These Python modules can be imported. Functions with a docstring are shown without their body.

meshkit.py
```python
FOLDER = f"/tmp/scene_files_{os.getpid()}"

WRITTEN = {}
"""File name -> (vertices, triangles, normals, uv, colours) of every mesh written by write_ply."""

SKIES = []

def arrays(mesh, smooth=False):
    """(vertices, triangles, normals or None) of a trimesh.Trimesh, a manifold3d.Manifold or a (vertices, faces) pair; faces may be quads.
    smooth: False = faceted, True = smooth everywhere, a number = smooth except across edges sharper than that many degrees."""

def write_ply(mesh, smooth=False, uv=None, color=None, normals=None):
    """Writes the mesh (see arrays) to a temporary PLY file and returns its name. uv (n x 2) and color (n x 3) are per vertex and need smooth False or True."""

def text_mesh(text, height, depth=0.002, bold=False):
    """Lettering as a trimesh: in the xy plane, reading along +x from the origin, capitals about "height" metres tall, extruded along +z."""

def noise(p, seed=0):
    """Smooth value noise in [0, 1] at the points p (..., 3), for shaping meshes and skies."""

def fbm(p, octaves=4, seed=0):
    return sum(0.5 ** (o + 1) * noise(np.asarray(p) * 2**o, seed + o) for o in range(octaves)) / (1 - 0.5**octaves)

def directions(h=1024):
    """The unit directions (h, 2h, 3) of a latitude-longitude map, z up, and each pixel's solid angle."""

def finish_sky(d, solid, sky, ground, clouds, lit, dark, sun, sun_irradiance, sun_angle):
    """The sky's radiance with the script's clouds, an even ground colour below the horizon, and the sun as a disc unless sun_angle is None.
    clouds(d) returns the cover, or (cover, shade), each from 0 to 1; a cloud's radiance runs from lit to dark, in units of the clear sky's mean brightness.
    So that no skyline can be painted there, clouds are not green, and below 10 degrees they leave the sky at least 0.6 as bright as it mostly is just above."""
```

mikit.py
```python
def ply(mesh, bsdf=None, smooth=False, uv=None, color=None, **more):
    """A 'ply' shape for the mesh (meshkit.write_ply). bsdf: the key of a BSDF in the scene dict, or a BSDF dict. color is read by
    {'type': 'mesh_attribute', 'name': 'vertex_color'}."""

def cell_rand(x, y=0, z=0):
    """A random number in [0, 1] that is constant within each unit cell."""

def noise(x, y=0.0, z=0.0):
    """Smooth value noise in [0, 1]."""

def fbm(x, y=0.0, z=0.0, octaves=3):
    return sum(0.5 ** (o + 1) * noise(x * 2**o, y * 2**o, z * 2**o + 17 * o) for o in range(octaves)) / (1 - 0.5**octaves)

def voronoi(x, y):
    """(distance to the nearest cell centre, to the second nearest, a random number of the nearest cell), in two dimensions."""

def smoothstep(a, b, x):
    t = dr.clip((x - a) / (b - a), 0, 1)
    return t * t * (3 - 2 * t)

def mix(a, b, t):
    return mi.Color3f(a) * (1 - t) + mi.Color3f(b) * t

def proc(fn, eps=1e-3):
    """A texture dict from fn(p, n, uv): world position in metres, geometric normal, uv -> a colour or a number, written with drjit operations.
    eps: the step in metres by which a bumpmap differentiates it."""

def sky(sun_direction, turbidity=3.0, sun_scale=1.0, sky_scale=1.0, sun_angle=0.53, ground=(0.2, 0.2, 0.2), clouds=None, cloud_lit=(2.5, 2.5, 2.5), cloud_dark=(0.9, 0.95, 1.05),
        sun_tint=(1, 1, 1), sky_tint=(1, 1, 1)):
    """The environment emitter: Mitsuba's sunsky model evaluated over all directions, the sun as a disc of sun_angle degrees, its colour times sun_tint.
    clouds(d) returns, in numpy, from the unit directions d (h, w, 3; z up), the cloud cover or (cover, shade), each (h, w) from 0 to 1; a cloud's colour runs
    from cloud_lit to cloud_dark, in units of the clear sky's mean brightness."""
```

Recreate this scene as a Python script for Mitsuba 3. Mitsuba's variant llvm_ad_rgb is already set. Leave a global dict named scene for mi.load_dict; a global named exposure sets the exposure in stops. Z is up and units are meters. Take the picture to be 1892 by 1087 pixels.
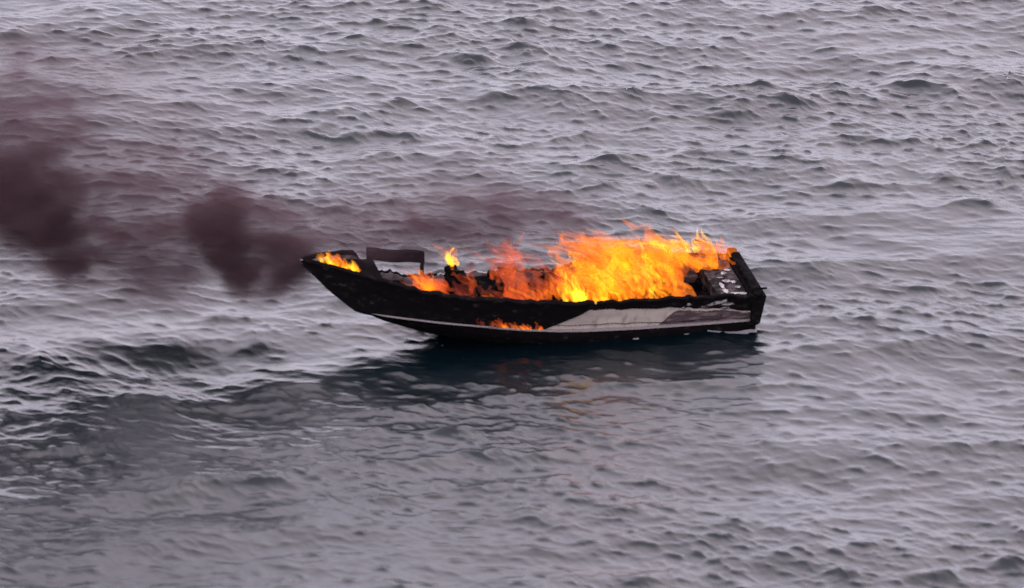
import math
import numpy as np, trimesh, manifold3d as m3, mitsuba as mi, drjit as dr
import mikit, meshkit
from mikit import proc, ply

T = mi.ScalarTransform4f
scene, labels = {}, {}

# ------------------------------------------------------------------ camera, sky, exposure
ELEV, DIST = math.radians(20), 130.0
TARGET = np.array([-0.37, 0.75, 0.0])
EYE = TARGET + DIST * np.array([0, -math.cos(ELEV), math.sin(ELEV)])
scene['camera'] = {'type': 'thinlens', 'aperture_radius': 0.125, 'focus_distance': DIST * 1.10, 'fov': 2 * math.degrees(math.atan(9.01 / DIST)), 'fov_axis': 'x', 'near_clip': 1.0, 'far_clip': 20000.0,
                   'to_world': T().look_at(origin=EYE.tolist(), target=TARGET.tolist(), up=[0, 0, 1])}


def cloud_layer(d):
    q = d / np.maximum(d[..., 2:3], 0.12)
    n = meshkit.fbm(np.concatenate([q[..., :2] * 1.6, 0 * q[..., :1]], -1) + 7.3, 4, 5)
    return np.ones(d.shape[:2]), np.clip((n - 0.35) * 2.2, 0, 1)


scene['sky'] = mikit.sky((0.35, 0.55, 0.75), turbidity=5, sun_scale=0.02, sun_angle=50, sun_tint=(0.9, 0.85, 1.0), clouds=cloud_layer, cloud_lit=(1.36, 1.18, 1.37), cloud_dark=(0.70, 0.77, 0.94),
                         ground=(0.05, 0.055, 0.06))
exposure = 4.42
rng = np.random.default_rng(11)

# ------------------------------------------------------------------ helpers


def tag(key, label=None, category=None, group=None, kind=None):
    labels[key] = {k: v for k, v in dict(label=label, category=category, group=group, kind=kind).items() if v}


def grid_faces(a, b, wrap=False):
    i, j = np.meshgrid(np.arange(a - 1), np.arange(b if wrap else b - 1), indexing='ij')
    k = (j + 1) % b
    return np.stack([i * b + j, i * b + k, (i + 1) * b + k, (i + 1) * b + j], -1).reshape(-1, 4)


def tm(v, f):
    f = np.asarray(f)
    if f.shape[1] == 4:
        f = np.vstack([f[:, [0, 1, 2]], f[:, [0, 2, 3]]])
    m = trimesh.Trimesh(np.asarray(v, float), f, process=True)
    m.update_faces(m.nondegenerate_faces())
    return m


def cat(ms):
    return trimesh.util.concatenate(ms)


# ------------------------------------------------------------------ materials
scene['sea_water'] = {'type': 'roughplastic', 'distribution': 'ggx', 'alpha': 0.06, 'int_ior': 1.34, 'nonlinear': True,
                      'diffuse_reflectance': {'type': 'rgb', 'value': [0.0012, 0.006, 0.009]}}


def char_color(p, n, uv):
    a = mikit.fbm(p.x * 9, p.y * 9, p.z * 14, octaves=4)
    b = mikit.fbm(p.x * 31 + 5, p.y * 31, p.z * 40, octaves=2)
    ash = mikit.smoothstep(0.60, 0.78, a) * mikit.smoothstep(0.35, 0.7, b)
    return mikit.mix(mikit.mix((0.0012, 0.0012, 0.0018), (0.0045, 0.0035, 0.0035), a), (0.035, 0.031, 0.031), ash * 0.4)


def hull_color(p, n, uv):
    a = mikit.fbm(p.x * 1.7 + 3, p.y * 1.7, p.z * 4, octaves=4)
    s = mikit.fbm(p.x * 14, p.y * 6, p.z * 3.0, octaves=3)
    c = mikit.mix((0.27, 0.235, 0.20), (0.19, 0.165, 0.145), mikit.smoothstep(0.35, 0.7, a))
    return mikit.mix(c, (0.05, 0.035, 0.03), mikit.smoothstep(0.55, 0.85, s) * 0.6)


def soot_color(p, n, uv):
    a = mikit.fbm(p.x * 6 + 3, p.y * 6, p.z * 16, octaves=4)
    return mikit.mix((0.03, 0.02, 0.022), (0.12, 0.09, 0.085), mikit.smoothstep(0.45, 0.8, a))


def scorch_color(p, n, uv):
    a = mikit.fbm(p.x * 7 + 3, p.y * 7, p.z * 9, octaves=4)
    return mikit.mix((0.006, 0.005, 0.005), (0.05, 0.04, 0.04), mikit.smoothstep(0.42, 0.75, a))


def flake_color(p, n, uv):
    a = mikit.fbm(p.x * 17 + 1, p.y * 17, p.z * 17, octaves=4)
    return mikit.mix((0.035, 0.028, 0.028), (0.20, 0.18, 0.18), mikit.smoothstep(0.36, 0.62, a))


def char_bump(p, n, uv):
    return mikit.fbm(p.x * 18, p.y * 18, p.z * 18, octaves=3)


def bumped(b, h):
    return {'type': 'twosided', 'b': {'type': 'bumpmap', 'arbitrary': proc(char_bump, 4e-3), 'scale': h, 'b': b}}


scene['charred'] = bumped({'type': 'principled', 'base_color': proc(char_color), 'roughness': 0.9, 'specular': 0.02}, 0.012)
scene['hull_paint'] = {'type': 'twosided', 'b': {'type': 'principled', 'base_color': proc(hull_color), 'roughness': 0.45, 'specular': 0.4}}
scene['sooty_paint'] = bumped({'type': 'principled', 'base_color': proc(soot_color), 'roughness': 0.6, 'specular': 0.35}, 0.006)
scene['scorched'] = bumped({'type': 'principled', 'base_color': proc(scorch_color), 'roughness': 0.8, 'specular': 0.05}, 0.01)
scene['white_paint'] = {'type': 'twosided', 'b': {'type': 'principled', 'base_color': proc(flake_color), 'roughness': 0.5}}
scene['grey_rail'] = {'type': 'twosided', 'b': {'type': 'principled', 'base_color': {'type': 'rgb', 'value': [0.13, 0.115, 0.115]}, 'roughness': 0.5}}
scene['foam'] = {'type': 'twosided', 'b': {'type': 'diffuse', 'reflectance': {'type': 'rgb', 'value': [0.16, 0.155, 0.165]}}}
scene['flame_gas'] = {'type': 'mask', 'opacity': 0.10, 'b': {'type': 'twosided', 'b': {'type': 'diffuse', 'reflectance': {'type': 'rgb', 'value': [0.02, 0.02, 0.02]}}}}

# ------------------------------------------------------------------ sea
PATCH_HALF, NX, NY = 11.6, 900, 1000


def axis(lo, hi, n, far):
    core = np.linspace(lo, hi, n)
    out, s = [], (hi - lo) / (n - 1)
    x = 0
    while x < far:
        s *= 1.16
        x += s
        out.append(x)
    out = np.array(out)
    return np.concatenate([lo - out[::-1], core, hi + out])


gx, gy = axis(-PATCH_HALF, PATCH_HALF - 0.6, NX, 5000), axis(-18.5, 23, NY, 9000)
X, Y = [a.astype(np.float32) for a in np.meshgrid(gx, gy, indexing='ij')]
sp = np.maximum(np.gradient(gx)[:, None], np.gradient(gy)[None, :] * 0.8).astype(np.float32)
P = np.stack([X, Y, 0 * X], -1)
near = (np.abs(X) < 60) & (np.abs(Y) < 80)
warp = np.zeros(X.shape + (2,), np.float32)
gust = np.ones(X.shape, np.float32)
Q = P[near].astype(float)
warp[near] = np.stack([meshkit.fbm(Q * 0.22 + 3, 3, 1), meshkit.fbm(Q * 0.22 + 31, 3, 2)], -1) * 1.0
gust[near] = 0.66 + 0.75 * np.clip((meshkit.fbm(Q * np.array([0.16, 0.26, 1]) + 11, 3, 9) - 0.25) * 2.0, 0, 1)
WX, WY = X + warp[..., 0], Y + warp[..., 1]
# calmer water in the lee of the hull
gust *= 1 - 0.42 * np.exp(-(((X + 0.9) / 4.4) ** 2 + ((Y + 2.5) / 1.35) ** 2) ** 2).astype(np.float32)
sea_off = [np.zeros_like(X) for _ in range(3)]


def wave_band(lo, hi, n, slope, peaked, spread, gusty):
    """a band of travelling waves; peaked > 0 makes few sharp crests between wide flat troughs"""
    lam = np.exp(rng.uniform(math.log(lo), math.log(hi), n))
    th = math.radians(74) + rng.normal(0, spread, n)
    ph = rng.uniform(0, 2 * math.pi, n)
    s = slope * math.sqrt(2 / n)
    k = 2 * math.pi / lam
    sigma = math.sqrt(((s / k) ** 2).sum() / 2)
    u = np.zeros_like(X)
    for kk, t, f, l in zip(k, th, ph, lam):
        a = np.float32(s / kk) * np.clip(l / (2.6 * sp) - 0.6, 0, 1)
        if gusty:
            a = a * gust
        q = np.float32(kk * math.cos(t)) * WX + np.float32(kk * math.sin(t)) * WY + np.float32(f)
        sn = a * np.sin(q)
        sea_off[0] -= np.float32(0.85 * math.cos(t)) * sn
        sea_off[1] -= np.float32(0.85 * math.sin(t)) * sn
        u += a * np.cos(q)
    if peaked:
        g = np.float32(peaked / sigma)
        u = np.exp(np.minimum(u * g, 1.5)) / g * np.float32(math.exp(-peaked * peaked / 2) * 0.9)
        u -= u.mean()
    sea_off[2] += u


wave_band(1.8, 5.0, 40, 0.060, 0, 0.7, False)
wave_band(0.60, 1.8, 70, 0.080, 0.40, 0.75, True)
wave_band(0.22, 0.60, 110, 0.112, 0.60, 0.60, True)
wave_band(0.10, 0.22, 90, 0.066, 0.50, 0.70, True)
dx, dy, dz = sea_off
sea_v = np.stack([X + dx, Y + dy, dz], -1).reshape(-1, 3)
scene['sea'] = ply((sea_v, grid_faces(len(gx), len(gy))[:, ::-1]), 'sea_water', smooth=True)

# foam: bits of the sea's own surface, just above it, in a broken band along the hull and on a few crests
hx, hy = sea_v[:, 0], sea_v[:, 1]
core = (np.abs(hx) < 9.7) & (hy > -15.5) & (hy < 19)


def foam_mask(v, crest):
    yaw = math.radians(11)
    qx, qy = v[:, 0] + 0.30, v[:, 1] + 0.92
    along = -qx * math.cos(yaw) - qy * math.sin(yaw) + 4.05     # metres from the transom towards the bow
    side = qx * math.sin(yaw) - qy * math.cos(yaw)
    t = np.clip((along - 4.2) / 2.4, 0, 1)
    d = np.abs(side) - 1.02 * (1 - t ** 2.0)
    d = np.where(along < 0, np.maximum(d, -along), d)
    n1 = meshkit.fbm(np.column_stack([v[:, 0] * 3.2, v[:, 1] * 2.2, 0 * qx]), 4, 21)
    n2 = meshkit.noise(np.column_stack([v[:, 0] * 21, v[:, 1] * 15, 0 * qx]), 22)
    band = np.exp(-np.maximum(d, 0) / 0.16) * (along > -0.45) * (along < 6.5) * (0.55 + 0.45 * np.clip(1.4 - along / 2, 0, 1))
    hull_foam = band * 0.62 + n1 * 0.55 + n2 * 0.14 > 0.83
    return hull_foam | (crest * 0.8 + n1 * 1.3 + 0.55 * n2 > 2.08)


crest = np.clip((dz - 0.0).reshape(-1) / 0.11, 0, 1)
fm = np.zeros(len(sea_v), bool)
fm[core] = foam_mask(sea_v[core].astype(float), crest[core])
quads = grid_faces(len(gx), len(gy))[:, ::-1]
keep = fm[quads].all(1)
used, inv = np.unique(quads[keep], return_inverse=True)
scene['sea_foam'] = ply((sea_v[used] + [0, 0, 0.005], inv.reshape(-1, 4)), 'foam', smooth=True)
tag('sea_foam', 'thin broken foam along the waterline of the boat and on wave crests', 'foam', kind='stuff')
tag('sea', 'choppy grey open sea around the burning boat', kind='structure')

# ------------------------------------------------------------------ boat
YAW, LEN = math.radians(11), 7.85
BOW = np.array([-math.cos(YAW), -math.sin(YAW), 0])     # towards the bow
PORT = np.array([math.sin(YAW), -math.cos(YAW), 0])     # towards the near side
ORIGIN = np.array([-0.30, -0.92, 0.135]) - 4.05 * BOW


def world(p):
    """boat coordinates (metres from the transom, to port, up) -> world"""
    p = np.asarray(p, float)
    return ORIGIN + p[..., :1] * BOW + p[..., 1:2] * PORT + p[..., 2:3] * np.array([0, 0, 1.0])


def placed(mesh):
    """a mesh modelled in boat coordinates, set in the world (the axes swap hand, so the winding turns)"""
    m = mesh.copy()
    m.vertices = world(m.vertices)
    if np.dot(np.cross(BOW, PORT), [0, 0, 1]) < 0:
        m.invert()
    return m


def part(key, mesh, bsdf, smooth=35, label=None, kind=None, **more):
    scene[key] = ply(placed(mesh), bsdf, smooth=smooth, **more)
    if label or kind:
        tag(key, label, kind=kind)


def beam(x):
    t = np.clip((x - 4.2) / (LEN - 4.2), 0, 1)
    return np.where(x < 2, 1.08 + 0.035 * x, 1.15) * (1 - t**2.3)


def sheer(x):
    return np.interp(x, [0, 0.5, 1, 2, 3, 3.5, 4, 4.5, 5, 5.5, 6, 6.5, 7, 7.5, 7.85], [0.53, 0.57, 0.60, 0.62, 0.64, 0.66, 0.71, 0.78, 0.84, 0.91, 1.0, 1.13, 1.25, 1.33, 1.35])


def keel(x):
    return np.interp(x, [0, 3.5, 4.6, 5.4, 6.0, 6.4, 6.8, 7.0, 7.2, 7.4, 7.6, 7.85], [-0.42, -0.42, -0.34, -0.16, 0.04, 0.19, 0.40, 0.53, 0.69, 0.85, 1.07, 1.33])


def chine(x):
    c = np.interp(x, [0, 1, 2, 3, 3.5, 4, 4.5, 5, 5.5, 6, 6.5, 6.9], [0.06, 0.06, 0.07, 0.09, 0.12, 0.17, 0.24, 0.31, 0.37, 0.43, 0.48, 0.53])
    k = keel(x)
    return np.minimum(np.maximum(c, k + 0.03), sheer(x) - 0.015 - 0.1 * np.clip(7.6 - x, 0, 1))


def bilge(x):
    return float(np.interp(x, [3.0, 6.0], [3.0, 1.0]))


def far_top(x):
    """the far gunwale, burnt down in the forward half"""
    j = meshkit.noise(np.stack([x * 7, 0 * x, 0 * x], -1), 4) - 0.5 + 0.6 * (meshkit.noise(np.stack([x * 19, 0 * x, 0 * x], -1), 5) - 0.5)
    d = np.interp(x, [2.6, 3.0, 3.6, 4.6, 5.2, 5.5, 6.5, 6.8], [0, 0.20, 0.24, 0.24, 0.32, 0.36, 0.36, 0])
    return sheer(x) - d + j * 0.09 * (d > 0.05)


def near_top(x):
    j = meshkit.noise(np.stack([x * 9, 0 * x, 0 * x], -1), 8) - 0.5
    return sheer(x) + 0.055 * j


def hull_section(x, inset=0.0, u=np.linspace(0, 1, 7), far=True):
    """outline from the near gunwale over the keel to the far gunwale, at station x"""
    b, h, k = max(float(beam(x)) - inset, 0.002), float(chine(x)), float(keel(x)) + inset * 1.2
    h = max(h, k + 0.01)
    c = 0.87 * b

    def side(top):
        flare = u ** (1 + 0.8 * np.clip((x - 4) / 3, 0, 1))
        return np.stack([c + (b - c) * (flare if x > 2 else u), h + (top - h) * u], -1)

    near, fr = side(float(near_top(np.array([x]))[0]))[::-1], side(float(far_top(np.array([x]))[0]))
    w = np.linspace(0, 1, 5)[1:-1]
    bot_n = np.stack([c * (1 - w ** bilge(x)), h + (k - h) * w ** 0.9], -1)
    ring = np.vstack([near, bot_n, [[0, k]], bot_n[::-1] * [-1, 1], fr * [-1, 1]])
    return np.column_stack([np.full(len(ring), x), ring])


xs = np.concatenate([np.linspace(0, 6, 97), np.linspace(6, LEN - 0.012, 50)[1:]])
outer = np.stack([hull_section(x) for x in xs])
inner = np.stack([hull_section(x, 0.05) for x in xs])
inner[:, 0, 2], inner[:, -1, 2] = outer[:, 0, 2], outer[:, -1, 2]
n, m = outer.shape[:2]
V = np.vstack([outer.reshape(-1, 3), inner.reshape(-1, 3)])
F = grid_faces(n, m)
rims = []
for e in (0, m - 1):
    i = np.arange(n - 1)
    rims.append(np.stack([i * m + e, (i + 1) * m + e, (i + 1) * m + e + n * m, i * m + e + n * m], -1))
hull = tm(V, np.vstack([F, F[:, ::-1] + n * m, *rims]))
part('burning_boat__hull', hull, 'hull_paint', smooth=30)
lin = np.stack([hull_section(x, 0.055) for x in xs[xs < 7.2]])
lin[:, 0, 2] -= 0.004
lin[:, -1, 2] -= 0.004
part('burning_boat__inner_lining', tm(lin.reshape(-1, 3), grid_faces(*lin.shape[:2])), 'sooty_paint', smooth=30)


def near_point(x, v, off=0.0, side=1):
    """a point of the topside: v = 0 at the chine, 1 at the gunwale, moved out by off"""
    s = hull_section(float(x), -off, np.linspace(0, 1, 9))
    s = s[:9][::-1] if side > 0 else s[-9:]
    return np.array([np.interp(v, np.linspace(0, 1, 9), s[:, k]) for k in range(3)])


def skin(xa, xb, lo, hi, thick, side=1, nx=60, nv=8, base=0.004):
    """a raised panel on a topside between the curves lo(x) and hi(x)"""
    xx = np.linspace(xa, xb, nx)
    rows = {o: np.array([[near_point(x, lo(x) + (hi(x) - lo(x)) * t, o, side) for t in np.linspace(0, 1, nv)] for x in xx]) for o in (base, thick)}
    v = np.vstack([rows[base].reshape(-1, 3), rows[thick].reshape(-1, 3)])
    f = grid_faces(nx, nv)
    N_ = nx * nv
    a = np.arange(nx - 1)
    b_ = np.arange(nv - 1)
    q = [f[:, ::-1], f + N_]
    for e in (0, nv - 1):
        q.append(np.stack([a * nv + e, (a + 1) * nv + e, (a + 1) * nv + e + N_, a * nv + e + N_], -1))
    for e in (0, nx - 1):
        q.append(np.stack([e * nv + b_, e * nv + b_ + 1, e * nv + b_ + 1 + N_, e * nv + b_ + N_], -1))
    mesh = tm(v, np.vstack(q))
    mesh.fix_normals()
    return mesh


# forward black topside panels: their after edge slopes; the sheer end stands out at the step
def panel_lo(x):
    return float(np.interp(x, [2.95, 3.75, 4.0, 6.6, 6.8], [0.80, 0.06, 0.05, 0.05, 0.0]))


one = lambda x: 1.0
part('burning_boat__side_panel', skin(2.95, LEN - 0.013, panel_lo, one, 0.05, 1, 110, 10), 'charred', label='burnt black forward topside panel facing the viewer')
part('burning_boat__side_panel_001', skin(6.75, LEN - 0.013, lambda x: 0.0, one, 0.04, -1), 'charred')
# after sheer band
part('burning_boat__sheer_band', skin(0.0, 2.98, lambda x: float(np.interp(x, [0, 0.6, 1.5, 3.0], [0.36, 0.54, 0.68, 0.78])), one, 0.022, 1, 50, 6), 'charred')
part('burning_boat__sheer_band_001', skin(0.0, 2.7, lambda x: 0.45, one, 0.022, -1, 50, 6), 'charred')
# soot on the quarter, proud of the cream paint
part('burning_boat__quarter_panel', skin(0.0, 1.72, lambda x: 0.07, lambda x: float(np.interp(x, [0, 0.6, 1.42, 1.50, 1.72], [0.32, 0.48, 0.58, 0.48, 0.12])) - 0.05 * float(meshkit.noise(np.array([x * 23, 0.0, 0.0]), 3)), 0.010, 1, 40, 5), 'sooty_paint', label='brown scorched panel of the after hull side')


# chine rail: a light strip along the bottom edge
def strip(xa, xb, v0, r, side=1, wide=0.05, nx=90):
    xx = np.linspace(xa, xb, nx)
    rows = []
    for x in xx:
        p0, p1 = near_point(x, v0, -0.012, side), near_point(x, v0, r, side)
        t = min(1.0, (x - xa) / 0.15, (xb - x) / 0.25)
        d = np.array([0, 0, wide * 0.5 * max(t, 0.1)])
        rows.append([p0 + d, p1 + d * 0.7, p1 - d * 0.7, p0 - d])
    v = np.array(rows).reshape(-1, 3)
    f = np.vstack([grid_faces(nx, 4, True), [[0, 1, 2, 3]], [[(nx - 1) * 4 + k for k in (3, 2, 1, 0)]]])
    mesh = tm(v, f)
    mesh.fix_normals()
    return mesh


part('burning_boat__chine_rail', strip(0.05, 6.7, 0.02, 0.05, 1, 0.042), 'grey_rail')
part('burning_boat__chine_rail_001', strip(0.05, 5.6, 0.02, 0.05, -1, 0.042), 'grey_rail')
# bottom below the chine, dark antifouling


def bottom_mesh():
    rows = []
    for x in xs[::2]:
        b, h, k = float(beam(x)), float(chine(x)), float(keel(x))
        c = 0.87 * b + 0.008
        w = np.linspace(0, 1, 8)
        half = np.stack([c * (1 - w ** bilge(x)), h - 0.03 * min(1, (h - k) / 0.1) + (k - 0.012 - h) * w**0.9], -1)
        ring = np.vstack([half, half[:-1][::-1] * [-1, 1]])
        rows.append(np.column_stack([np.full(len(ring), x), ring]))
    r = np.array(rows)
    return tm(r.reshape(-1, 3), grid_faces(r.shape[0], r.shape[1]))


part('burning_boat__bottom', bottom_mesh(), 'charred')


# gunwale caps
def gunwale(xa, xb, side, top, w=0.06, h=0.05, nx=80):
    xx = np.linspace(xa, xb, nx)
    tp = top(xx)
    rows = []
    for x, z in zip(xx, tp):
        y = side * float(beam(x))
        t = 0.012 * (meshkit.noise(np.array([x * 14, side, 0.0]), 3) - 0.5)
        rows.append([[x, y + side * (w * 0.75), z - 0.03], [x, y + side * w, z + 0.4 * h], [x, y + side * w * 0.3, z + h + t], [x, y - side * (w * 0.9), z + h * 0.8 + t], [x, y - side * w, z - 0.02]])
    v = np.array(rows).reshape(-1, 3)
    f = grid_faces(nx, 5, True)
    caps = np.array([[0, 1, 2, 3], [0, 3, 4, 4], [(nx - 1) * 5 + 3, (nx - 1) * 5 + 2, (nx - 1) * 5 + 1, (nx - 1) * 5], [(nx - 1) * 5 + 4, (nx - 1) * 5 + 4, (nx - 1) * 5 + 3, (nx - 1) * 5]])
    mesh = tm(v, np.vstack([f, caps]))
    mesh.fix_normals()
    return mesh


part('burning_boat__gunwale', gunwale(2.9, LEN - 0.06, 1, near_top, 0.075, 0.045), 'charred')
part('burning_boat__gunwale_001', gunwale(0.0, 2.85, 1, near_top, 0.05, 0.03), 'charred')
part('burning_boat__gunwale_002', gunwale(0.0, 2.6, -1, far_top, 0.05, 0.03), 'charred')
part('burning_boat__gunwale_003', gunwale(6.75, LEN - 0.06, -1, far_top, 0.06, 0.045), 'charred')


part('burning_boat__gunwale_004', gunwale(2.6, 4.15, -1, far_top, 0.05, 0.03), 'charred')
part('burning_boat__gunwale_005', gunwale(5.25, 6.75, -1, far_top, 0.05, 0.03), 'charred')


def rounded_box(cx, cy, cz, sx, sy, sz, r=0.02, jag=0.0, seed=0, seg=0.09):
    b = m3.Manifold.cube([sx - 2 * r, sy - 2 * r, sz - 2 * r], True)
    b = b.minkowski_sum(m3.Manifold.sphere(r, 8)).refine_to_length(seg).translate([cx, cy, cz])
    me = b.to_mesh()
    v = np.array(me.vert_properties[:, :3], float)
    if jag:
        v += jag * (np.stack([meshkit.noise(v * 9 + 13 * k, seed + k) for k in range(3)], -1) - 0.5) * 2
    return trimesh.Trimesh(v, me.tri_verts)


def bar(p0, p1, r, sides=8):
    p0, p1 = np.asarray(p0, float), np.asarray(p1, float)
    return trimesh.creation.cylinder(r, segment=[p0, p1], sections=sides)


# the piece of far rail left standing on its posts
far_y = lambda x: -float(beam(x))
rail = []
for xa, xb in zip(np.linspace(5.48, 6.55, 12)[:-1], np.linspace(5.48, 6.55, 12)[1:]):
    a, b = (np.array([x, far_y(x), float(sheer(np.array(x))) + 0.01 * math.sin(9 * x)]) for x in (xa, xb))
    hull_pts = [q + o for q in (a, b) for o in ([0, .045, .07], [0, -.045, .085], [0, -.045, -.10], [0, .045, -.12])]
    rail.append(trimesh.convex.convex_hull(np.array(hull_pts)))
part('burning_boat__far_rail', cat(rail), 'charred', smooth=False, label='burnt length of far rail still standing on its posts')
for k, x in enumerate((5.52, 6.5)):
    part('burning_boat__far_rail__post' + (f'_{k:03d}' if k else ''), rounded_box(x, far_y(x), float(sheer(np.array(x))) - 0.24, 0.07, 0.05, 0.42, 0.012, 0.012, k), 'charred')

# transom with its thick cap and outer face
y = np.linspace(-1.08, 1.08, 24)
tv = []
for yy in y:
    top = np.interp(yy, [-1.08, 1.08], [0.58, 0.53])
    lowz = -0.4 + 0.44 * (abs(yy) / 1.08) ** 1.3
    lean = -0.16
    tv.append([[0.10, yy, lowz], [0.10, yy, top - 0.02], [lean + 0.10, yy, top + 0.03], [lean, yy, top], [-0.05, yy, lowz]])
tv = np.array(tv)
tf = np.vstack([grid_faces(24, 5, True)])
ends = [[0, 1, 2, 3], [0, 3, 4, 4], [23 * 5 + 3, 23 * 5 + 2, 23 * 5 + 1, 23 * 5], [23 * 5 + 4, 23 * 5 + 4, 23 * 5 + 3, 23 * 5]]
tr = tm(tv.reshape(-1, 3), np.vstack([tf, ends]))
tr.fix_normals()
part('burning_boat__transom', tr, 'charred', smooth=30)
cap = rounded_box(-0.02, 0, 0.60, 0.14, 2.20, 0.08, 0.03, 0.045, 77, 0.05)
cap.vertices[:, 2] -= 0.025 * cap.vertices[:, 1]
part('burning_boat__transom_cap', cap, 'charred')
part('burning_boat__cleat', cat([bar((-0.06, 0.93, 0.50), (-0.06, 0.93, 0.62), 0.022), bar((-0.20, 0.93, 0.62), (0.06, 0.93, 0.62), 0.02)]), 'charred')

# remnants of white paint: ragged flakes
from shapely.geometry import Polygon, box as sbox
from shapely.ops import unary_union


def flake(blobs, seed):
    r = np.random.default_rng(seed)
    ps = []
    for (cx, cy, rx, ry) in blobs:
        t = np.linspace(0, 2 * math.pi, 26, endpoint=False)
        k = 1 + r.normal(0, 0.16, 26)
        ps.append(Polygon(np.stack([cx + rx * k * np.cos(t), cy + ry * k * np.sin(t)], -1)).buffer(0))
    return unary_union(ps)


def flake_on(shape, fn, thick=0.003):
    out = []
    for g in getattr(shape, 'geoms', [shape]):
        e = trimesh.creation.extrude_polygon(g, thick, engine='earcut')
        e = e.subdivide()
        e.vertices = np.array([fn(*p) for p in e.vertices])
        e.fix_normals()
        out.append(e)
    return cat(out)


quarter = flake([(0.66, 0.80, 0.13, 0.06), (0.80, 0.74, 0.09, 0.05), (0.52, 0.70, 0.11, 0.06), (0.56, 0.54, 0.08, 0.045), (0.93, 0.66, 0.07, 0.03), (1.22, 0.74, 0.04, 0.05), (1.32, 0.66, 0.03, 0.04)], 3)
part('burning_boat__paint_patch', flake_on(quarter, lambda x, v, o: near_point(x, v, 0.024 + o)), 'white_paint', smooth=False, label='ragged white paint left on the after quarter', kind='stuff')
def stern_top(x, y_):
    return 0.485 - 0.02 * y_ + 0.02 * (float(meshkit.noise(np.array([x * 7, y_ * 5, 0.0]), 31)) - 0.5)


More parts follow.
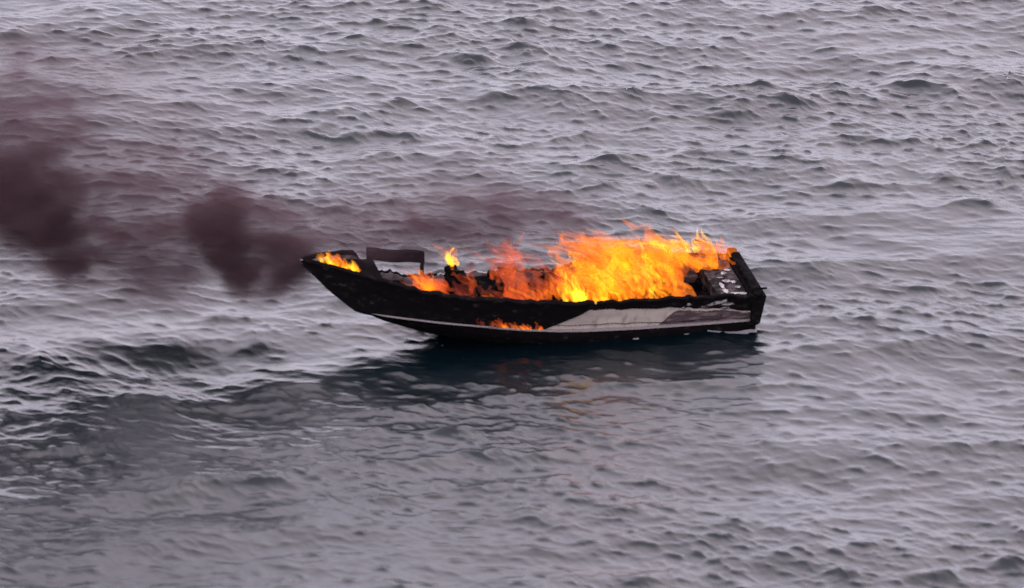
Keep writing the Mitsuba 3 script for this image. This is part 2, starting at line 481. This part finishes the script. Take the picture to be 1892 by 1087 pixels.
sx, sy = np.linspace(0.101, 0.62, 14), np.linspace(-1.02, 1.02, 40)
sv = np.array([[[x, yv, stern_top(x, yv)] for yv in sy] for x in sx] + [[[0.62 + 0.02 * math.sin(9 * yv), yv, 0.16] for yv in sy]])
part('burning_boat__stern_deck', tm(sv.reshape(-1, 3), grid_faces(15, 40)[:, ::-1]), 'scorched', smooth=30)
deck_mark = flake([(0.46, 0.30, 0.04, 0.13), (0.45, 0.56, 0.05, 0.12), (0.36, 0.70, 0.13, 0.05), (0.18, 0.72, 0.07, 0.06), (0.20, 0.42, 0.05, 0.05), (0.33, 0.10, 0.07, 0.06), (0.42, -0.06, 0.05, 0.04), (0.22, 0.16, 0.04, 0.07), (0.30, -0.28, 0.05, 0.06), (0.20, -0.42, 0.06, 0.05)], 5)
part('burning_boat__paint_patch_001', flake_on(deck_mark, lambda x, yv, o: [x, yv, stern_top(x, yv) + 0.012 + o]), 'white_paint', smooth=False, label='ragged white paint left on the stern deck', kind='stuff')

# sole, foredeck, burnt furniture
dx_ = np.linspace(0.1, 6.3, 60)
dv = np.array([[[x, t * max(float(beam(x)) - 0.09, 0.02), 0.12 + 0.022 * x**1.3 + 0.03 * (meshkit.noise(np.array([x * 6, t * 5, 0.0]), 2) - 0.5)] for t in np.linspace(-1, 1, 22)] for x in dx_])
part('burning_boat__sole', tm(dv.reshape(-1, 3), grid_faces(60, 22)[:, ::-1]), 'charred')
fx = np.linspace(6.45, LEN - 0.1, 22)
fv = np.array([[[x, t * max(float(beam(x)) - 0.02, 0.01), float(sheer(np.array(x))) - 0.10 + 0.03 * (1 - t * t) + 0.03 * (meshkit.noise(np.array([x * 8, t * 4, 0.0]), 6) - 0.5)] for t in np.linspace(-1, 1, 12)] for x in fx])
part('burning_boat__foredeck', tm(fv.reshape(-1, 3), grid_faces(22, 12)[:, ::-1]), 'charred')
part('burning_boat__console', cat([rounded_box(5.05, -0.25, 0.55, 0.36, 0.40, 0.56, 0.05, 0.05, 5), rounded_box(5.12, -0.25, 0.88, 0.20, 0.30, 0.14, 0.03, 0.05, 8)]), 'charred', label='burnt steering console with a small flame on its top')
part('burning_boat__seat', cat([rounded_box(4.55, -0.2, 0.38, 0.5, 0.9, 0.5, 0.05, 0.04, 15), rounded_box(4.36, -0.2, 0.64, 0.16, 0.8, 0.18, 0.04, 0.04, 18)]), 'charred')
for k, x in enumerate((1.1, 2.3, 3.3, 6.0)):
    part('burning_boat__thwart' + (f'_{k:03d}' if k else ''), rounded_box(x, 0, 0.40 + 0.05 * max(x - 3, 0), 0.22, 2 * float(beam(x)) - 0.2, 0.07, 0.02, 0.03, 30 + k), 'charred')
debris = []
for k in range(60):
    x, yv = rng.uniform(0.4, 5.6), rng.uniform(-0.8, 0.8)
    s = rng.uniform(0.05, 0.22, 3) * [1, 1, 0.4]
    b = trimesh.creation.box(s)
    b.apply_transform(trimesh.transformations.euler_matrix(*rng.uniform(-0.6, 0.6, 3)))
    b.apply_translation([x, yv, 0.2 + 0.022 * x**1.3 + s[2] * 0.4])
    debris.append(b)
part('burning_boat__debris', cat(debris), 'charred', smooth=False, kind='stuff')

tag('burning_boat', 'long open motorboat burnt black, cream paint left on its hull, adrift on the grey sea', 'boat')

# ------------------------------------------------------------------ fire
GAIN = 2.0**-exposure     # radiances below are written as they look at this exposure


def fire_radiance(lo, hi, scale, cut):
    lo, hi = np.array(lo) * GAIN, np.array(hi) * GAIN

    def fn(p, n, uv):
        q = p + 0
        a = mikit.fbm(q.x * scale + 0.5 * q.z * scale, q.y * scale, q.z * scale * 0.8, octaves=3)
        b = mikit.noise(q.x * scale * 3.5 + 9, q.y * scale * 3.5, q.z * scale * 2.0)
        t = mikit.smoothstep(cut, cut + 0.3, a * 0.75 + b * 0.25)
        fade = 1 - 0.35 * uv.y
        return mikit.mix(lo.tolist(), hi.tolist(), t) * fade

    return fn


RAD = {'red': fire_radiance((0.05, 0.004, 0.001), (0.32, 0.040, 0.004), 3.0, 0.36),
       'orange': fire_radiance((0.14, 0.020, 0.0005), (0.62, 0.125, 0.001), 3.0, 0.34),
       'yellow': fire_radiance((0.30, 0.080, 0.001), (0.95, 0.50, 0.015), 4.0, 0.34)}


def tongue(root, length, width, lean, seed, rings=11, sides=10):
    """one flame tongue: a tapering wavering body that rises and bends with the wind (boat coordinates)"""
    r = np.random.default_rng(seed)
    lean = lean * (0.35 + 1.3 * float(meshkit.noise(np.array([root[0] * 2.3, root[1] * 2.0, 3.0]), 55)))
    t = np.linspace(0, 1, rings)
    up = length * (t * (1 - 0.25 * lean * t))
    away = lean * length * t**1.5
    sway = np.cumsum(r.normal(0, 0.055, (rings, 2)), 0) * length * t[:, None]
    c = np.stack([root[0] + away + sway[:, 0], root[1] + sway[:, 1] + 0 * t, root[2] + up], -1)
    prof = width * (t + 0.015) ** 0.5 * (1 - t) ** 0.75 * 1.5 * (1 + 0.25 * np.sin(9 * t + r.uniform(0, 6)))
    ang = np.linspace(0, 2 * math.pi, sides, endpoint=False)
    rad = prof[:, None] * (1 + 0.28 * np.sin(2 * ang + 5 * t[:, None] + r.uniform(0, 6)) + 0.16 * np.sin(3 * ang - 7 * t[:, None] + r.uniform(0, 6)))
    v = c[:, None] + np.stack([rad * np.cos(ang), rad * np.sin(ang), 0.35 * rad * np.sin(ang + r.uniform(0, 6))], -1)
    swirl = np.stack([meshkit.fbm(v * 2.6 + 7 * k, 3, 70 + k) for k in range(3)], -1) - 0.5     # turbulence shared by all tongues
    v = v + swirl * (np.array([0.55, 0.40, 0.45]) * min(1.0, length / 0.6) * np.clip(t * 2.0, 0, 1)[:, None, None])
    uv = np.stack([np.tile(ang / 6.283, (rings, 1)), np.tile(t[:, None], (1, sides))], -1).reshape(-1, 2)
    q = grid_faces(rings, sides, True)
    f = np.vstack([q[:, [0, 1, 2]], q[:, [0, 2, 3]]])
    return v.reshape(-1, 3), f, uv


def fire_part(key, tongues, kind):
    vs, fs, us, at = [], [], [], 0
    for v, f, u in tongues:
        vs.append(world(v)); fs.append(f + at); us.append(u); at += len(v)
    v, f, u = np.vstack(vs), np.vstack(fs), np.vstack(us)
    # normals outward: compare with the body of each tongue
    m_ = trimesh.Trimesh(vs[0], fs[0], process=False)
    if m_.volume < 0:
        f = f[:, ::-1]
    tag(key, kind='stuff')
    scene[key] = ply((v, f), 'flame_gas', smooth=True, uv=u, emitter={'type': 'area', 'radiance': proc(RAD[kind])})


def scatter(n, region, length, width, lean, seed):
    r = np.random.default_rng(seed)
    out = []
    for k in range(n):
        root, sc = region(r)
        l = r.uniform(*length) * sc
        out.append(tongue(root, l, r.uniform(*width) * (0.5 + 0.5 * sc), r.uniform(*lean), seed * 1000 + k))
    return out


def fire(name, label, layers):
    tag(name, label, 'fire', 'fires burning on the boat')
    for piece, kind, tongues in layers:
        fire_part(f'{name}__{piece}', tongues, kind)


def block(x0, x1, y0, y1, z, sc=one):
    def fn(r):
        x = r.uniform(x0, x1)
        lim = max(min(float(beam(x)) - 0.06, float(beam(x + 0.7)) - 0.14), 0.1)
        yv = float(np.clip(r.uniform(y0, y1), -lim, lim))
        clump = 0.40 + 1.15 * float(meshkit.noise(np.array([x * 3.3, yv * 1.6, 5.0]), 12))
        return (x, yv, z + r.uniform(-0.03, 0.06)), sc(x) * clump
    return fn


aft = lambda x: float(np.interp(x, [0.9, 1.3, 1.8, 2.2, 2.6, 2.95], [0.5, 0.9, 0.78, 1.0, 1.1, 0.8]))
fire('fire', 'tall orange and yellow flames filling the after cockpit', [
    ('outer_flame', 'orange', scatter(105, block(0.95, 2.95, -0.7, 0.95, 0.42, aft), (0.50, 1.02), (0.09, 0.22), (0.2, 0.9), 1)),
    ('inner_flame', 'yellow', scatter(46, block(1.2, 2.8, -0.6, 0.95, 0.45, aft), (0.30, 0.75), (0.05, 0.10), (0.2, 0.8), 2))])
ridge = lambda x: float(np.interp(x, [0.0, 0.3, 0.8, 1.3, 1.7, 2.2], [0.35, 0.52, 0.85, 1.12, 1.05, 0.6]))
fire('fire_001', 'bright flame sheet streaming off the far corner of the stern', [
    ('outer_flame', 'orange', scatter(100, block(-0.02, 2.2, -1.12, -0.45, 0.45, ridge), (0.5, 1.1), (0.09, 0.20), (0.5, 1.5), 3)),
    ('inner_flame', 'yellow', scatter(34, block(0.25, 1.3, -1.15, -0.8, 0.68, ridge), (0.35, 0.65), (0.05, 0.08), (0.8, 1.8), 4))])
fire('fire_002', 'dull red and orange flames amidships, left of the tall fire', [
    ('outer_flame', 'red', scatter(50, block(3.15, 4.35, -0.5, 0.95, 0.40), (0.35, 0.95), (0.07, 0.14), (0.1, 0.6), 5)),
    ('inner_flame', 'orange', scatter(16, block(3.0, 4.0, 0.2, 1.0, 0.50), (0.22, 0.5), (0.04, 0.09), (0.1, 0.5), 6))])
fire('fire_003', 'pointed yellow flame on the near rail beside the step', [
    ('outer_flame', 'orange', scatter(8, block(3.0, 3.4, 0.95, 1.15, 0.62), (0.25, 0.5), (0.05, 0.08), (0.3, 0.8), 7)),
    ('inner_flame', 'yellow', scatter(18, lambda r: ((lambda t: ((3.02 + 0.38 * t, 1.1, 0.64), 0.45 + 0.65 * t))(r.uniform(0, 1))), (0.55, 0.85), (0.045, 0.075), (0.0, 0.25), 8))])
fire('fire_004', 'low red flames along the forward deck inside the rail', [
    ('outer_flame', 'red', scatter(64, block(4.1, 6.0, -0.4, 0.9, 0.42), (0.25, 0.6), (0.08, 0.15), (0.2, 0.9), 9)),
    ('inner_flame', 'orange', scatter(12, block(4.4, 5.8, 0.6, 0.95, 0.62), (0.10, 0.22), (0.03, 0.06), (0.2, 0.9), 10))])
fire('fire_005', 'orange flame under the forward end of the standing far rail', [
    ('outer_flame', 'red', scatter(10, block(5.5, 5.85, -0.3, 0.2, 0.55), (0.4, 0.6), (0.08, 0.12), (0.2, 0.7), 11)),
    ('inner_flame', 'orange', scatter(18, block(5.5, 5.85, -0.2, 0.3, 0.55), (0.36, 0.6), (0.05, 0.09), (0.2, 0.7), 12))])
fire('fire_006', 'small yellow flame on top of the console', [
    ('outer_flame', 'orange', scatter(6, block(5.02, 5.18, -0.35, -0.15, 0.96), (0.22, 0.34), (0.05, 0.07), (0.0, 0.4), 13)),
    ('inner_flame', 'yellow', scatter(9, block(5.02, 5.18, -0.35, -0.15, 0.97), (0.16, 0.26), (0.04, 0.06), (0.0, 0.3), 14))])
bowf = lambda r: ((lambda t: ((6.85 + 0.65 * t, 0.40 - 0.36 * t, 1.20 + 0.12 * t), 1.0))(r.uniform(0, 1)))
fire('fire_007', 'yellow flame lying along the bow deck', [
    ('outer_flame', 'orange', scatter(14, bowf, (0.12, 0.26), (0.05, 0.08), (0.2, 0.9), 15)),
    ('inner_flame', 'yellow', scatter(20, bowf, (0.10, 0.2), (0.045, 0.07), (0.2, 0.8), 16))])
lowf = lambda r: ((lambda x: (tuple(near_point(x, 0.06, 0.07)), float(np.interp(x, [3.8, 4.2, 5.0], [0.6, 1.0, 0.7]))))(r.uniform(3.8, 5.0)))
fire('fire_008', 'thin line of red flames along the bottom edge of the hull side', [
    ('outer_flame', 'red', scatter(26, lowf, (0.10, 0.24), (0.03, 0.05), (0.2, 0.8), 17)),
    ('inner_flame', 'orange', scatter(18, lambda r: (tuple(near_point(r.uniform(3.75, 4.5), 0.04, 0.07)), 1.0), (0.05, 0.10), (0.025, 0.04), (0.2, 0.8), 18))])

# ------------------------------------------------------------------ smoke
# puffs: x, y, z, radius, density per metre
PUFF = [(-5.46, -1.2, 1.92, .38, 6.0), (-5.28, -1.0, 2.28, .28, 3.4), (-5.86, -1.2, 2.02, .18, 1.8), (-5.32, -1.2, 1.48, .26, 6.0), (-5.08, -1.3, 1.00, .22, 4.5),
        (-4.70, -1.2, 1.20, .42, 1.7), (-4.25, -1.2, 1.20, .38, 1.6), (-4.65, -1.0, 1.75, .50, 1.0), (-4.0, -1.0, 1.65, .45, .75), (-5.0, -1.2, 2.1, .40, .6),
        (-9.15, -1.0, 2.45, .42, 5.0), (-8.80, -1.1, 2.05, .50, 1.9), (-8.20, -1.1, 1.60, .45, 1.3), (-8.6, -1.0, 2.5, .60, 1.1), (-7.95, -1.1, 1.25, .32, 1.8), (-8.45, -1.1, 1.75, .38, 1.2), (-9.2, -0.9, 3.1, .75, .55), (-8.5, -0.9, 2.9, .8, .28),
        (-8.9, -0.6, 3.8, 1.0, .30), (-7.6, -1.0, 1.6, .6, .48), (-7.1, -1.1, 1.15, .5, .46), (-6.5, -1.1, 1.05, .5, .42), (-6.0, -1.1, 1.05, .45, .42),
        (-7.0, -0.9, 2.0, .9, .34), (-6.2, -0.9, 2.1, .8, .30), (-7.4, -0.5, 3.0, 1.2, .09), (-5.9, -0.5, 3.0, 1.1, .07), (-8.2, -.4, 3.7, 1.2, .09),
        (-3.5, -0.8, 1.6, .5, .55), (-2.9, -0.6, 1.65, .5, .55), (-2.2, -0.3, 1.55, .5, .6), (-1.6, 0.0, 1.5, .5, .65), (-1.0, 0.2, 1.45, .5, .7), (-0.4, 0.3, 1.4, .45, .65), (0.2, 0.3, 1.4, .45, .55), (0.7, 0.4, 1.55, .4, .4),
        (-2.8, -0.2, 2.0, .7, .10), (-1.2, 0.3, 1.95, .7, .10)]
for k in range(22):  # further billows of the plume, beyond the picture's left edge
    t = k / 21
    PUFF.append((-10.4 - 6.4 * t + rng.normal(0, .3), -1 + rng.normal(0, .4), 2.4 + 1.9 * t + rng.normal(0, .4), .6 + .7 * t, .9 - .4 * t))
PUFF = np.array(PUFF)
LO, HI, H = np.array([-19.0, -4.2, -0.2]), np.array([2.0, 3.2, 7.6]), 0.07
shape = np.ceil((HI - LO) / H).astype(int)
ax = [LO[k] + (np.arange(shape[k]) + 0.5) * (HI[k] - LO[k]) / shape[k] for k in range(3)]
gz, gyy, gxx = np.meshgrid(ax[2], ax[1], ax[0], indexing='ij')
G = np.stack([gxx, gyy, gzz], -1) if False else np.stack([gxx, gyy, gz], -1)
wq = np.stack([meshkit.fbm(G * np.array([1.1, 1.1, 1.5]) + 20 * k, 3, 40 + k) for k in range(3)], -1) - 0.5
fine = meshkit.fbm(G * np.array([1.9, 2.2, 2.7]) + wq * 2.4, 4, 60)
dens = np.zeros(gz.shape)
for x, y_, z, r, d in PUFF:
    sel = tuple(slice(max(0, int((c - 2.6 * r - LO[k]) / H) - 1), int((c + 2.6 * r - LO[k]) / H) + 2) for k, c in ((2, z), (1, y_), (0, x)))
    g = G[sel] + wq[sel] * min(0.8, r) * 1.0
    q = (((g - [x, y_, z]) / r) ** 2).sum(-1)
    dens[sel] += d * np.clip(1 - q / 4, 0, 1) ** 2
dens *= 0.28 + 1.8 * np.clip((fine - 0.34) * 2.8, 0, 1) ** 1.3
dens[..., :1] = dens[..., -1:] = 0
dens[:1] = dens[-1:] = 0
SMOKE = 1.5
dens = (dens * SMOKE).astype(np.float32)
balls = [m3.Manifold.sphere(2.0 * r * 1.25, 20).translate([x, y_, z]) for x, y_, z, r, d in PUFF]
lump = m3.Manifold.batch_boolean(balls, m3.OpType.Add) ^ m3.Manifold.cube((HI - LO - 0.1).tolist(), True).translate(((HI + LO) / 2).tolist())
me = lump.to_mesh()
scene['smoke_air'] = {'type': 'heterogeneous', 'albedo': {'type': 'rgb', 'value': [0.118, 0.072, 0.082]},
                      'sigma_t': {'type': 'gridvolume', 'grid': mi.VolumeGrid(np.ascontiguousarray(dens[..., None])), 'to_world': T().translate(LO.tolist()).scale((HI - LO).tolist()), 'filter_type': 'trilinear'},
                      'scale': 1.0}
scene['smoke'] = ply((me.vert_properties[:, :3], me.tri_verts), {'type': 'null'}, smooth=False, interior={'type': 'ref', 'id': 'smoke_air'})
tag('smoke', 'dark maroon and grey smoke drifting left from the burning boat low over the water', 'smoke', kind='stuff')
